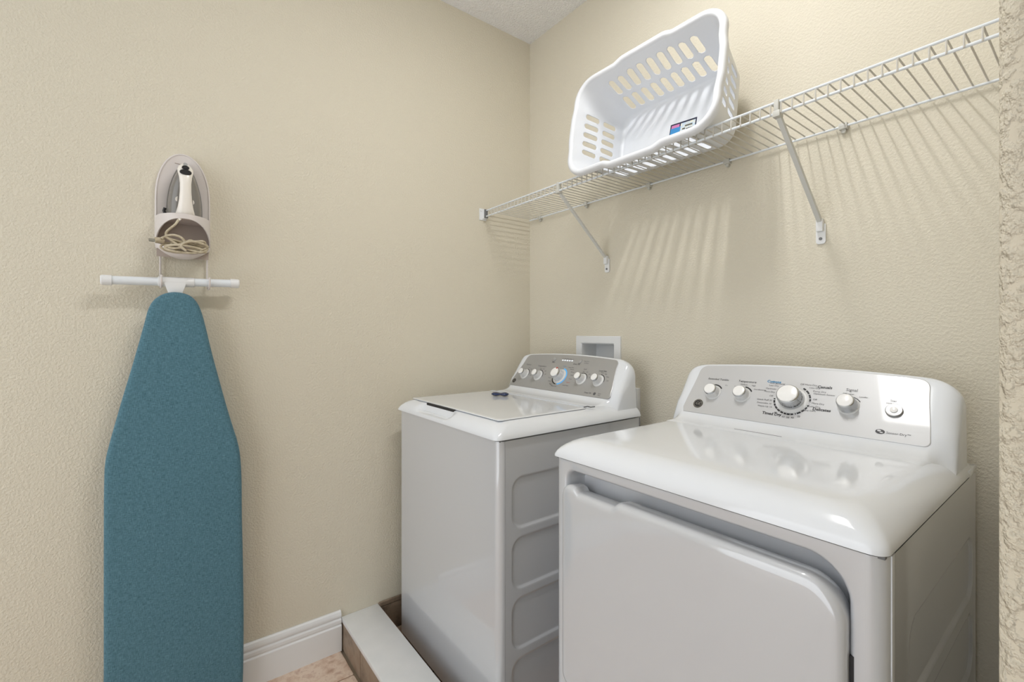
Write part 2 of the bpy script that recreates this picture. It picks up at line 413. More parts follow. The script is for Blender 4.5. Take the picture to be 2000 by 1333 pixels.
def knob(parent, u, v, r, hgt, ring_r, cap='knob', rot=0.0, body='ring', pointer=None):
    k = MB(); mt = panel_mat(u, v, 0.0015)
    k.lathe([(ring_r, 0), (ring_r, 0.0012), (ring_r*0.93, 0.0026), (r*1.22, 0.0030), (r*1.2, 0.0045)], 40, mt, 0)
    ko = k.build('knob', [M[body]], parent)
    s = MB(); s.lathe([(r*1.17, 0.003), (r*1.14, hgt*0.45), (r*1.10, hgt*0.72), (r*1.07, hgt*0.80)], 40, mt)
    so = s.build('knob_skirt', M['chrome' if cap == 'chrome' else 'ring'], ko)
    c = MB(); c.lathe([(r*1.07, hgt*0.80), (r*1.075, hgt*0.86), (r*1.03, hgt*0.95), (r*0.94, hgt)], 40, mt)
    c.build('knob_rim', M['chrome'], ko)
    c = MB(); c.lathe([(r*0.97, hgt*0.9), (r*0.955, hgt*1.0), (r*0.90, hgt*1.05), (r*0.6, hgt*1.10), (r*0.2, hgt*1.12)], 40, mt)
    # finger grip ridge and pointer
    co = c.build('knob_cap', M['knob'], ko)
    if pointer:
        p = MB(); a = math.radians(pointer[0]); d = Vector((math.sin(a), math.cos(a), 0)); q = Vector((d.y, -d.x, 0))
        pts = [d*r*0.7+q*0.0016, d*r*0.7-q*0.0016, d*r*1.08-q*0.0016, d*r*1.08+q*0.0016]
        p.loops([[mt @ (x+Vector((0,0,hgt*0.85))) for x in pts], [mt @ (x+Vector((0,0,hgt*1.12))) for x in pts]])
        p.build('pointer', M[pointer[1]], ko)
    return ko

def side_panel_mesh(X, y0, y1, z0, z1, rects, sign=1, depth=0.005, step=0.0035, parent=None, mt=None, name='side_panel', rise=0.0036):
    """pressed-steel side with embossed rounded panels"""
    ny = int((y1-y0)/step); nz = int((z1-z0)/step); vs = []; fs = []
    def sd(y, z):
        best = 9
        for (a0, a1, c0, c1, r) in rects:
            qx = abs(y-(a0+a1)/2)-(a1-a0)/2+r; qz = abs(z-(c0+c1)/2)-(c1-c0)/2+r
            d = math.hypot(max(qx,0), max(qz,0))+min(max(qx,qz),0)-r
            best = min(best, d)
        return best
    for j in range(nz+1):
        z = z0+(z1-z0)*j/nz
        for i in range(ny+1):
            y_ = y0+(y1-y0)*i/ny
            d = sd(y_, z)
            vs.append((X+sign*(-depth*sstep(rise, -rise, d)), y_, z))
    for j in range(nz):
        for i in range(ny):
            a = j*(ny+1)+i; fs.append((a, a+1, a+ny+2, a+ny+1))
    b = MB(); b.add(vs, fs)
    return b.build(name, mt or M['enamel_body'], parent, sharp=80)

def lid_loops(x0, x1, y0, y1, prof, ns=70, scoop=None):
    L = []
    for (ins, z, r) in prof:
        P = rrect(x0+ins, x1-ins, y0+ins, y1, (0.022+r, 0.022+r, 0.004, 0.004), 8, ns)
        row = []
        for (x, y_) in P:
            zz = z; yy = y_
            if scoop and y_ < (y0+y1)/2:
                s = sstep(scoop[0], scoop[0]+0.035, x)*(1-sstep(scoop[1]-0.045, scoop[1], x))
                if ins < scoop[2]:
                    zz = z-s*max(0, z-scoop[3]-0.10*ins)
            row.append((x, yy, zz))
        L.append(row)
    return L

def appliance_body(parent, x0, x1, yf, yb, z0, z1, hole=None, r=0.022):
    """cabinet wrap: front with rounded vertical corners, optional recess, sides and back"""
    b = MB()
    n = 8
    left = [(x0+r-r*math.sin(a), yf+r-r*math.cos(a)) for a in [PI/2*i/n for i in range(n+1)]]
    # corner strips and sides
    for sgn, xe in ((-1, x0), (1, x1)):
        cx = xe-sgn*r
        arc = [(cx+sgn*r*math.sin(PI/2*i/n), yf+r-r*math.cos(PI/2*i/n)) for i in range(n+1)]
        b.loops([[(x, y_, z0) for x, y_ in arc], [(x, y_, z1) for x, y_ in arc]], False, False, closed=False)
    fx0, fx1 = x0+r, x1-r
    if hole:
        hx0, hx1, hz0, hz1, hr, dep = hole
        N = 12; ns = 6
        inner = rrect(hx0, hx1, hz0, hz1, hr, N, ns)
        def outer_pt(k):
            x, z = inner[k]; cx, cz = (hx0+hx1)/2, (hz0+hz1)/2
            return x, z
        # outer loop on the front rectangle matched by angle
        outer = []
        cx, cz = (hx0+hx1)/2, (hz0+hz1)/2
        corners = [(fx0, z0), (fx1, z0), (fx1, z1), (fx0, z1)]
        per = N+1+ns-1
        for k in range(4):
            for i in range(N+1):
                if i < N/2:   # towards the corner along the previous side
                    x, z = inner[k*per+i]
                else: x, z = inner[k*per+i]
                c = corners[k]
                # project: horizontal sides keep x, vertical sides keep z
                if k == 0: q = (fx0, z) if i < N//2 else (x, z0)
                if k == 1: q = (x, z0) if i < N//2 else (fx1, z)
                if k == 2: q = (fx1, z) if i < N//2 else (x, z1)
                if k == 3: q = (x, z1) if i < N//2 else (fx0, z)
                if i == N//2: q = c
                outer.append(q)
            for i in range(1, ns):
                x, z = inner[k*per+N+i]
                q = {0: (x, z0), 1: (fx1, z), 2: (x, z1), 3: (fx0, z)}[k]; outer.append(q)
        L = [[(x, yf, z) for x, z in outer], [(x, yf, z) for x, z in inner]]
        for ins, dy in ((0.0025, 0.0008), (0.006, 0.004), (0.009, 0.012), (0.014, dep*0.8), (0.022, dep)):
            P = rrect(hx0+ins, hx1-ins, hz0+ins, hz1-ins, [max(0.004, q-ins) for q in (hr if isinstance(hr, tuple) else (hr,)*4)], N, ns)
            L.append([(x, yf+dy, z) for x, z in P])
        b.loops(L, False, True)
    else:
        b.add([(fx0,yf,z0),(fx1,yf,z0),(fx1,yf,z1),(fx0,yf,z1)], [(0,1,2,3)])
    # left side, back, bottom, top deck
    b.add([(x0,yf+r,z0),(x0,yb,z0),(x0,yb,z1),(x0,yf+r,z1)], [(0,1,2,3)])
    b.add([(x0,yb,z0),(x1,yb,z0),(x1,yb,z1),(x0,yb,z1)], [(0,1,2,3)])
    b.add([(x0,yf+r,z0),(x1,yf+r,z0),(x1,yb,z0),(x0,yb,z0)], [(0,1,2,3)])
    b.add([(x0,yf+r,z1),(x1,yf+r,z1),(x1,yb,z1),(x0,yb,z1)], [(0,1,2,3)])
    return b.build('cabinet', M['enamel_body'], parent, sharp=40)

LIDP = [(0.004,0.9175,0),(0.0,0.9195,0),(0.0005,0.924,0),(0.004,0.932,0.002),(0.010,0.940,0.004),(0.019,0.9485,0.008),(0.029,0.955,0.010),(0.040,0.9600,0.012),(0.050,0.9630,0.012),(0.058,0.9645,0.012),(0.066,0.965,0.012),(0.12,0.9652,0.012)]

# ---- washer -------------------------------------------------
WX = 0.416
ws = thing('washing_machine', 'white top-loading washer in the corner with grey control panel', 'washer', (WX, 0, 0))
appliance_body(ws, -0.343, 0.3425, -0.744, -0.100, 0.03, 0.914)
side_panel_mesh(0.343, -0.722, -0.105, 0.03, 0.914, [(-0.694, -0.14, z, z+0.148, 0.036) for z in (0.652-0.1785*k for k in range(4))], parent=ws)
b = MB(); b.box(-0.338, 0.3385, -0.738, -0.12, 0.912, 0.9185); b.build('seam', M['gasket'], ws)
b = MB(); b.loops(lid_loops(-0.346, 0.349, -0.757, -0.10, [p for p in LIDP[:11]]+[(0.12,0.965,0.012)], scoop=(-0.195, 0.075, 0.036, 0.933)))
b.build('top_cover', M['enamel'], ws, sharp=42)
# the hinged lid: a shallow plate with a stepped rear edge
b = MB()
L = []
for ins, z in ((0, 0.9645), (0.0, 0.9658), (0.0015, 0.9668), (0.004, 0.9672), (0.02, 0.9672), (0.05, 0.9672)):
    L.append([(x, y_, z) for x, y_ in rrect(-0.300+ins, 0.300-ins, -0.712+ins, -0.335-ins, 0.014, 6, 12)])
b.loops(L, False, True); wl = b.build('lid', M['enamel'], ws, sharp=30)
b = MB(); b.box(-0.155, 0.045, -0.7185, -0.708, 0.952, 0.9650); b.build('grip_shade', M['dark'], ws)  # dark bar standing in for the shade under the lid edge
b = MB()
for z, y_ in ((0.9672, -0.3275), (0.9672, -0.318)): b.box(-0.300, 0.292, y_-0.0012, y_+0.0012, 0.9645, z)
b.build('hinge_cover', M['enamel'], ws)
b = MB(); b.tube([(0.292, -0.345, 0.969), (0.300, -0.335, 0.972), (0.306, -0.325, 0.969), (0.314, -0.312, 0.9705)], 0.0022, 8); b.build('hinge', M['gasket'], ws)
housing(ws, 0)
cp = control_panel(ws, 0.300, 0.272, M['silver_dark'])
WK = [(-0.228, 0.069), (-0.135, 0.070), (0.124, 0.075), (0.213, 0.076)]
for u, v in WK: knob(ws, u, v, 0.0150, 0.030, 0.0250)
knob(ws, -0.002, 0.077, 0.0215, 0.036, 0.0340, pointer=(20, 'redprint'))
b = MB()
for (u, v), (a0, a1) in zip(WK, ((10, 95), (-10, 100), (-40, 80), (0, 95))):
    ring_mesh(b, u, v, 0.0265, 0.0290, a0, a1, 0)
    for a in range(a0, a1+1, 28):
        t = math.radians(a); text_mesh(b, 'Light' if a % 56 else 'Heavy', 0.0052, u+0.0405*math.sin(t)+0.004, v+0.036*math.cos(t), 0)
ring_mesh(b, -0.002, 0.077, 0.0355, 0.0395, 185, 262, 0)
b.build('dial_marks', [M['black']], cp)['kind'] = 'stuff'
b = MB(); ring_mesh(b, -0.002, 0.077, 0.0350, 0.0400, 8, 172, 0); b.build('lit_ring', M['blue_glow'], cp)['label'] = 'light blue lit arc around the cycle knob'
b = MB()
for i, (a, s) in enumerate(((-5, 'Cotton'), (22, 'Deep Clean'), (42, 'Normal'), (60, 'Whites'), (78, 'Colors'), (98, 'Casual'), (118, 'Delicate'), (140, 'Speed Wash'))):
    t = math.radians(a); text_mesh(b, s, 0.0066, 0.002+0.052*math.sin(t)+0.004, 0.077+0.050*math.cos(t), 2 if i == 0 else (1 if i in (6,) else 0), 'CENTER' if i == 0 else 'LEFT')
for i, (a, s) in enumerate(((192, 'Drain & Spin'), (214, 'Rinse'), (236, 'Bulky'), (256, 'Towels'), (284, 'Jeans'), (308, 'Auto'))):
    t = math.radians(a); text_mesh(b, s, 0.0066, 0.002+0.050*math.sin(t), 0.077+0.049*math.cos(t), 0, 'CENTER' if i == 0 else 'RIGHT')
for s, u, v in (('Options', -0.232, 0.120), ('Temperature', -0.138, 0.118), ('Soil', 0.122, 0.121), ('Load Size', 0.215, 0.120), ('Start', -0.078, 0.142), ('Deep Fill', 0.062, 0.141)):
    text_mesh(b, s, 0.0105, u, v, 0)
text_mesh(b, 'Fill  Wash  Rinse  Spin  Lid', 0.0062, 0.0, 0.1635, 0)
text_mesh(b, 'Deep Rinse', 0.0062, 0.110, 0.158, 0); text_mesh(b, '2nd Rinse', 0.0062, 0.113, 0.149, 0)
text_mesh(b, 'Deep Fill', 0.0095, 0.188, 0.020, 0); ring_mesh(b, 0.223, 0.020, 0.0, 0.0062, 0, 360, 0); text_mesh(b, 'Hydro', 0.006, 0.247, 0.023, 0); text_mesh(b, 'Wave', 0.006, 0.247, 0.016, 0)
b.build('lettering', [M['greyprint'], M['redprint'], M['blueprint']], cp)['kind'] = 'stuff'
b = MB()
for i in range(5): ellipse_mesh(b, -0.028+0.014*i, 0.1555, 0.0052, 0.0028, 0)
b.build('indicator_lights', M['white_glow'], cp)['kind'] = 'stuff'
for u in (-0.083, 0.074):
    b = MB(); b.lathe([(0.0105, 0), (0.0105, 0.002), (0.009, 0.003)], 28, panel_mat(u, 0.156, 0.0018), 0); b.build('push_button', M['silver_dark'], cp)
def badge(parent, u, v, s=1.0, dark=True):
    b = MB()
    ellipse_mesh(b, u, v, 0.0155*s, 0.0150*s, 0, 0.0026); ellipse_mesh(b, u, v, 0.0138*s, 0.0134*s, 1, 0.0030)
    ellipse_mesh(b, u, v, 0.0122*s, 0.0118*s, 0, 0.0034, 0.0009*s)
    text_mesh(b, 'GE', 0.0135*s, u, v, 0, off=0.0036, italic=0.25)
    b.build('badge', [M['chrome'], M['black']], parent)
badge(cp, -0.278, 0.030, 0.78)

# the little dark blue thing lying on the washer lid
b = MB(); L = []
for k, (t, wd, hh) in enumerate(((-1.0, 0.2, 0.15), (-0.93, 0.6, 0.5), (-0.7, 0.95, 0.95), (-0.4, 1.0, 1.0), (-0.12, 0.72, 0.7), (0.1, 0.68, 0.6), (0.35, 0.92, 0.9), (0.65, 0.98, 1.0), (0.9, 0.6, 0.55), (1.0, 0.2, 0.15))):
    L.append([(0.037*t, 0.019*wd*math.cos(2*PI*i/20), 0.008+0.008*hh*math.sin(2*PI*i/20)) for i in range(20)])
b.loops(L)
o = b.build('detergent_pod', M['navy'], None, sharp=60, loc=(0.297, -0.405, 0.9678)); o.rotation_euler = (0, 0, math.radians(36))
o['label'] = 'small glossy dark blue pod lying on the washer lid'; o['category'] = 'packet'

# ---- dryer --------------------------------------------------
DX = 1.2985
dr = thing('clothes_dryer', 'white front-loading dryer beside the right wall with silver control panel', 'dryer', (DX, 0, 0))
def dx(x): return x-DX
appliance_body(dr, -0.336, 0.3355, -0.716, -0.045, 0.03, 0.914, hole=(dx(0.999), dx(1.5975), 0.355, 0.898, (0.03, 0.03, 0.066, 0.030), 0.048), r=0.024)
side_panel_mesh(0.3365, -0.676, -0.045, 0.03, 0.914, [(-0.60, -0.085, z, z+0.125, 0.04) for z in (0.655, 0.49, 0.325, 0.16)]+[(-0.6, -0.09, 0.06, 0.13, 0.03)], parent=dr)
b = MB(); b.box(0.334, 0.3372, -0.694, -0.677, 0.03, 0.914); b.build('side_flange', M['enamel_body'], dr, bevel=0.0012)
b = MB(); b.box(-0.332, 0.3330, -0.712, -0.09, 0.912, 0.9185); b.build('seam', M['gasket'], dr)
b = MB(); b.loops(lid_loops(-0.3385, 0.3385, -0.727, -0.085, LIDP)); b.build('top_panel', M['enamel'], dr, sharp=30)
b = MB(); b.box(-0.10, 0.02, -0.2735, -0.2715, 0.9660, 0.9672); b.build('lint_slot', M['greyprint'], dr)
b = MB(); b.box(-0.334, 0.3385, -0.13, -0.042, 0.915, 0.930); b.build('rear_ledge', M['enamel'], dr, bevel=0.003)
# door with a finger grip cut in its top edge
b = MB(); L = []
for ins, y_ in ((0.006, -0.690), (0.002, -0.696), (0.0, -0.722), (0.0012, -0.7275), (0.005, -0.7325), (0.011, -0.7352), (0.018, -0.7358), (0.05, -0.7358)):
    P = rrect(dx(1.003)+ins, dx(1.591)-ins, 0.372+ins, 0.862-ins, [max(0.004, q-ins) for q in (0.035, 0.035, 0.058, 0.030)], 10, 60)
    row = []
    for x, z in P:
        s = sstep(-0.250, -0.244, x)*(1-sstep(-0.134, -0.120, x)) if z > 0.80 else 0
        zz = z - s*0.011*(1 if ins < 0.03 else 0)
        row.append((x, y_, zz))
    L.append(row)
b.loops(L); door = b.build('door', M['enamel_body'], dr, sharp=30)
for z in (0.70, 0.44):
    b = MB(); b.box(dx(1.5915), dx(1.5965), -0.716, -0.700, z, z+0.06); b.build('hinge', M['dark'], dr)
b = MB(); b.box(dx(1.5900), dx(1.5955), -0.698, -0.690, 0.38, 0.80); b.build('door_gap_shade', M['dark'], dr)  # dark strip painted as the shade between door and frame
housing(dr, 0)
cp = control_panel(dr, 0.291, 0.277, M['silver'])
knob(dr, -0.211, 0.080, 0.0172, 0.026, 0.0235)
knob(dr, -0.124, 0.082, 0.0172, 0.026, 0.0235)
knob(dr, 0.007, 0.083, 0.0262, 0.036, 0.0385, cap='chrome')
knob(dr, 0.133, 0.083, 0.0180, 0.030, 0.0235, cap='chrome')
sb = MB(); sb.lathe([(0.0165, 0), (0.0165, 0.004), (0.015, 0.0058), (0.010, 0.006)], 32, panel_mat(0.222, 0.083, 0.0018)); sbo = sb.build('start_button', M['iron_sole'], dr)
sb = MB(); sb.lathe([(0.0075, 0.0058), (0.0072, 0.008), (0.004, 0.0088)], 24, panel_mat(0.222, 0.083, 0.0018)); sb.build('button_cap', M['knob'], sbo)
b = MB()
ring_mesh(b, -0.211, 0.080, 0.0250, 0.0285, -8, 55); ring_mesh(b, -0.124, 0.082, 0.0250, 0.0285, 5, 60)
ring_mesh(b, 0.133, 0.083, 0.0250, 0.0272, -25, 58)
for a0, a1 in ((28, 39), (42, 58), (61, 76), (79, 88), (90, 91.5), (98, 99), (103, 110), (113, 122), (125, 136), (139, 152), (155, 158), (163, 172), (174, 184), (186, 194), (197, 207), (210, 222), (224, 236), (238, 248), (251, 262), (265, 270)):
    ring_mesh(b, 0.007, 0.083, 0.0405, 0.0448, a0, a1)
b.build('dial_marks', M['black'], cp)['kind'] = 'stuff'
b = MB()
T = lambda s, z, u, v, mi=0, al='CENTER', bo=0.0: text_mesh(b, s, z*0.92, u, v, mi, al, bo)
T('Extended Tumble', 0.0098, -0.208, 0.1265); T('Temperature', 0.0105, -0.121, 0.1265); T('Cottons', 0.0118, -0.049, 0.1335, 1, bo=0.0003)
T('Casuals', 0.0118, 0.075, 0.129, 0, bo=0.0003); T('Delicates', 0.0118, 0.080, 0.064, 0, bo=0.0003); T('Timed Dry', 0.0118, -0.032, 0.0350, 0, bo=0.0003); T('Signal', 0.012, 0.1336, 0.1275, 0)
for s, u, v in (('On', -0.178, 0.108), ('Low', -0.148, 0.108), ('Medium', -0.128, 0.1165), ('High', -0.100, 0.1155), ('Anti-Bacterial', -0.080, 0.104), ('Lower', 0.132, 0.1165), ('Off', 0.120, 0.1165), ('Louder', 0.160, 0.111)):
    T(s, 0.0065, u, v, 2)
for s, u, v in (('Anti Bacterial', -0.020, 0.1285), ('Less Dry', -0.034, 0.1215), ('Optimum', -0.0385, 0.111), ('More Dry', -0.0395, 0.101), ('Off', -0.0415, 0.0885),
                ('Quick Fluff 20', -0.0405, 0.0745), ('Dewrinkle 10', -0.0395, 0.0645), ('Warm Up 15', -0.036, 0.0548)):
    T(s, 0.0076, u, v, 2, 'RIGHT')
for s, u, v in (('Off', 0.017, 0.1325), ('More Dry', 0.0285, 0.1325), ('Less Dry', 0.0405, 0.1245), ('Damp Dry', 0.0505, 0.115), ('Optimum Sensor', 0.053, 0.108), ('Off', 0.055, 0.091), ('More Dry', 0.0545, 0.0800), ('Less Dry', 0.0505, 0.0705), ('Easy Care', 0.040, 0.0580)):
    T(s, 0.0076, u, v, 2, 'LEFT')
for s, a in (('80', 215), ('70', 202), ('60', 190), ('50', 178), ('40', 166), ('20', 150)):
    t = math.radians(a); T(s, 0.0078, 0.007+0.0525*math.sin(t), 0.083+0.0525*math.cos(t), 0)
T('Start', 0.009, 0.219, 0.1085, 2); T('Hold to Start', 0.0058, 0.219, 0.1015, 2)
T('Sensor Dry\u2122', 0.0085, 0.2145, 0.0265, 2, 'LEFT')
ellipse_mesh(b, 0.2035, 0.027, 0.0088, 0.0058, 0, 0.0024); ellipse_mesh(b, 0.2015, 0.029, 0.0036, 0.0020, 3, 0.0028); ellipse_mesh(b, 0.2060, 0.0250, 0.0032, 0.0014, 3, 0.0028)
b.build('lettering', [M['black'], M['blueprint'], M['greyprint'], M['silver']], cp)['kind'] = 'stuff'
badge(cp, -0.2452, 0.0370, 1.0)

# ------------------------------------------------------------ wall plumbing box and plate
ob = thing('outlet_box', 'white recessed laundry outlet box in the wall above the washer', 'wall box', (0.464, 0, 1.10))
def wx(x): return x-0.464
b = MB(); L = []
for (i, y_) in ((0, 0.0), (0.0, -0.007), (0.003, -0.010), (0.030, -0.010), (0.0345, -0.006), (0.0355, 0.0), (0.038, 0.085)):
    P = rrect(wx(0.338)+i, wx(0.591)-i, 0.985-1.10+i, 1.213-1.10-i, 0.005, 4)
    L.append([(x, y_, z) for x, z in P])
b.loops(L, False, True); b.build('box_frame', M['trim'], ob, sharp=30)
b = MB()
for x in (-0.035, 0.035):
    b = MB(); b.tube([(x, 0.06, -0.075), (x, 0.06, -0.04)], 0.010, 14); b.tube([(x-0.018, 0.050, -0.040), (x+0.018, 0.050, -0.040)], 0.005, 8)
    b.build('valve', M['chrome'], ob)
pt = thing('wall_plate', 'pale flat wall plate low behind the right rear corner of the washer', 'plate', (0.645, 0, 0.93))
b = MB(); b.box(-0.045, 0.042, -0.022, 0.0, -0.08, 0.078); b.build('plate_box', M['trim'], pt, bevel=0.003)
b = MB(); b.box(-0.036, 0.033, -0.0235, -0.0215, -0.07, 0.068); b.build('plate_face', M['clip'], pt, bevel=0.0008)

# ------------------------------------------------------------ wire shelf
SZ = 1.803; SY = -0.287; SX1 = SX-0.004
sh = thing('wire_shelf', 'long white wire shelf with diagonal braces on the back wall', 'shelf', (0, 0, SZ))
def rail(name, y_, z, r, x0=0.012, x1=SX1):
    q = MB(); q.tube([(x0, y_, z), (x1, y_, z)], r, 10); return q.build(name, M['bar'], sh)
rail('front_rail', SY, 0.002, 0.0032); rail('front_rail', SY-0.001, -0.026, 0.0034); rail('back_rail', -0.012, -0.004, 0.0032)
q = MB(); pts = [(0, -0.008, 0.0012), (0, -0.1, 0.0012), (0, -0.2, 0.0012), (0, SY+0.004, 0.0012), (0, SY-0.0035, -0.003), (0, SY-0.0048, -0.012), (0, SY-0.0048, -0.029)]
q.tube(pts, 0.0018, 6); wo = q.build('wire', M['wire'], sh); wo.location.x = 0.0196
n = 0; x = 0.0196+0.0251
while x < SX1:
    c = wo.copy(); COL.objects.link(c); c.parent = sh; c.location.x = x; x += 0.0251; n += 1
def brace(x):
    q = MB()
    A = Vector((x, SY+0.006, -0.03)); B = Vector((x, -0.008, -0.262))
    d = (B-A).normalized(); s = Vector((1,0,0)); u = d.cross(s)
    prof = [(-0.0075, -0.002), (-0.0055, 0.004), (0.0055, 0.004), (0.0075, -0.002), (0.005, -0.002), (0.004, 0.002), (-0.004, 0.002), (-0.005, -0.002)]
    q.loops([[A+s*a+u*c for a, c in prof], [B+s*a+u*c for a, c in prof]])
    o = q.build('brace', M['brace'], sh, sharp=30)
    f = MB(); P = rrect(-0.0125, 0.0125, -0.345+0.025, -0.262, (0.008, 0.008, 0.004, 0.004), 5)
    f.loops([[(x+a, 0.0, c) for a, c in P], [(x+a, -0.006, c) for a, c in P]], bevel if False else True)
    f.box(x-0.0085, x+0.0085, -0.018, -0.004, -0.285, -0.250)
    fo = f.build('brace_foot', M['trim'], o, bevel=0.0012)
    f = MB(); f.tube([(x, -0.0055, -0.305), (x, -0.0085, -0.305)], 0.0042, 14); f.build('screw', M['gasket'], o)
    h = MB(); h.box(x-0.009, x+0.009, SY-0.008, SY+0.014, -0.036, -0.020); h.box(x-0.006, x+0.006, SY-0.0075, SY+0.010, -0.022, 0.007)
    h.build('brace_hook', M['clip'], o, bevel=0.002)
for x in (0.518, 1.314): brace(x)
cm = None
for x in (0.09, 0.403, 0.732, 1.042, 1.371, 1.69):
    if cm is None:
        c = MB(); c.box(-0.010, 0.010, -0.018, 0.0, -0.012, 0.004); c.tube([(-0.010, -0.012, -0.003), (0.010, -0.012, -0.003)], 0.0065, 12); c.tube([(0, -0.001, -0.016), (0, -0.012, -0.016)], 0.006, 12)
        cm = c.build('wall_clip', M['clip'], sh, bevel=0.001); cm.location.x = x
    else:
        c = cm.copy(); COL.objects.link(c); c.parent = sh; c.location.x = x
c = MB()
c.box(0.0, 0.004, SY-0.026, SY+0.014, -0.042, 0.014); c.box(0.0, 0.020, SY-0.010, SY+0.010, -0.036, 0.008); c.tube([(0.003, SY-0.018, 0.004), (0.008, SY-0.018, 0.004)], 0.005, 12)
c.build('end_bracket', M['trim'], sh, bevel=0.002)
c = MB()
c.box(0.020, 0.026, SY-0.011, SY+0.009, -0.034, 0.007); c.build('end_cap', M['gasket'], sh, bevel=0.001)

# ------------------------------------------------------------ laundry basket on its side
bk = thing('laundry_basket', 'white slotted plastic laundry basket lying on its side on the wire shelf', 'basket', (0.892, -0.119, SZ+0.006))
bk.rotation_euler = (0, 0, math.radians(0.8))
TA = math.radians(9.5)
EC = Vector((0, -math.cos(TA), math.sin(TA))); EB = Vector((0, math.sin(TA), math.cos(TA)))
DEP = 0.205
BOFF = 0.130
def bpt(a, bb, c): return Vector((a, 0, 0)) + EB*(bb+BOFF) + EC*c
def bdim(c):   # half length, half width, corner radius at depth c (0 = base)
    t = c/DEP
    return 0.227+0.040*t, 0.128+0.040*t, 0.050+0.012*t
def bulge(a, bb, hl, hw, t):
    # carrying handles: the rim swells outwards mid-side
    k = sstep(0.35, 1.0, t)
    if abs(bb) > hw*0.97 and abs(a) < 0.2: bb += math.copysign(0.011*k*(1-sstep(0.075, 0.115, abs(a))), bb)
    if abs(a) > hl*0.97 and abs(bb) < 0.15: a += math.copysign(0.006*k*(1-sstep(0.035, 0.085, abs(bb))), a)
    return a, bb
# perimeter parameterised on unit samples so that loops match
NS_L, NS_W, NCc = 132, 84, 14
def bloop(hl, hw, r):
    P = []
    def seg(p, q, n): return [(p[0]+(q[0]-p[0])*i/n, p[1]+(q[1]-p[1])*i/n) for i in range(1, n)]
    C = [(-hl+r, -hw+r, PI), (hl-r, -hw+r, 1.5*PI), (hl-r, hw-r, 0), (-hl+r, hw-r, 0.5*PI)]
    for k in range(4):
        cx, cy, a = C[k]; arc = [(cx+r*math.cos(a+PI/2*i/NCc), cy+r*math.sin(a+PI/2*i/NCc)) for i in range(NCc+1)]
        P += arc
        nx, ny_, na = C[(k+1)%4]; q = (nx+r*math.cos(na), ny_+r*math.sin(na))
        P += seg(arc[-1], q, NS_L if k in (0, 2) else NS_W)
    return P
def slot_sd(kind, s, c):
    """signed distance to nearest slot; s along the side, c along depth"""
    best = 9
    sp, w_, n_ = (0.0395, 0.0118, 9) if kind == 'L' else (0.0345, 0.0095, 5)
    i = round(s/sp-(0.5 if n_ % 2 == 0 else 0)); half_n = n_/2
    for ii in (i-1, i, i+1):
        cs = (ii+(0.5 if n_ % 2 == 0 else 0))*sp
        if abs(cs) > half_n*sp-sp*0.4: continue
        for c0, c1 in (((0.020, 0.086), (0.102, 0.170)) if kind == 'L' else ((0.030, 0.088), (0.106, 0.166))):
            cc = min(max(c, c0+w_), c1-w_)
            best = min(best, math.hypot(s-cs, c-cc)-w_)
    return best
rows = []; CN = 64
b = MB(); V = []; K = []
cs_list = [DEP*j/CN for j in range(CN+1)]
for c in cs_list:
    hl, hw, r = bdim(c); P = bloop(hl, hw, r); row = []; kr = []
    for (a, bb) in P:
        kind = 'L' if abs(bb) > hw-1e-4 else ('W' if abs(a) > hl-1e-4 else None)
        s = a if kind == 'L' else bb; cc = c
        if kind:
            d = slot_sd(kind, s, cc)
            if abs(d) < 0.0017:      # snap to the slot outline
                e = 1e-4
                gx = (slot_sd(kind, s+e, cc)-slot_sd(kind, s-e, cc))/(2*e); gc = (slot_sd(kind, s, cc+e)-slot_sd(kind, s, cc-e))/(2*e)
                s -= d*gx; cc -= d*gc
                h2, w2, _ = bdim(cc)
                if kind == 'L': a = s; bb = math.copysign(w2, bb)
                else: bb = s; a = math.copysign(h2, a)
        a2, b2 = bulge(a, bb, hl, hw, cc/DEP)
        row.append((bpt(a2, b2, cc), a, bb, cc, kind)); 
    rows.append(row)
n = len(rows[0]); vs = [q[0] for r_ in rows for q in r_]; fs = []
for j in range(CN):
    for i in range(n):
        k = (i+1) % n; qs = (rows[j][i], rows[j][k], rows[j+1][k], rows[j+1][i])
        kinds = [q[4] for q in qs]; skip = False
        if all(kinds) and len(set(kinds)) == 1:
            ka = kinds[0]
            s = sum((q[1] if ka == 'L' else q[2]) for q in qs)/4; c = sum(q[3] for q in qs)/4
            if slot_sd(ka, s, c) < -0.0001: skip = True
        if not skip: fs.append((j*n+i, j*n+k, (j+1)*n+k, (j+1)*n+i))
b.add(vs, fs)
# base with a rounded edge
L = [[rows[0][i][0] for i in range(n)]]
for ins, c in ((0.004, -0.006), (0.010, -0.0105), (0.018, -0.012), (0.05, -0.012)):
    P = bloop(0.227-ins, 0.128-ins, max(0.01, 0.050-ins)); L.append([bpt(a, bb, c) for a, bb in P])
b.loops(L, False, True)
bo = b.build('basket_body', M['basket'], bk, sharp=50)
bm = bmesh.new(); bm.from_mesh(bo.data); bmesh.ops.remove_doubles(bm, verts=bm.verts, dist=0.00002); bmesh.ops.recalc_face_normals(bm, faces=bm.faces); bm.to_mesh(bo.data); bm.free()
md = bo.modifiers.new('s', 'SOLIDIFY'); md.thickness = 0.0022; md.offset = 0.0
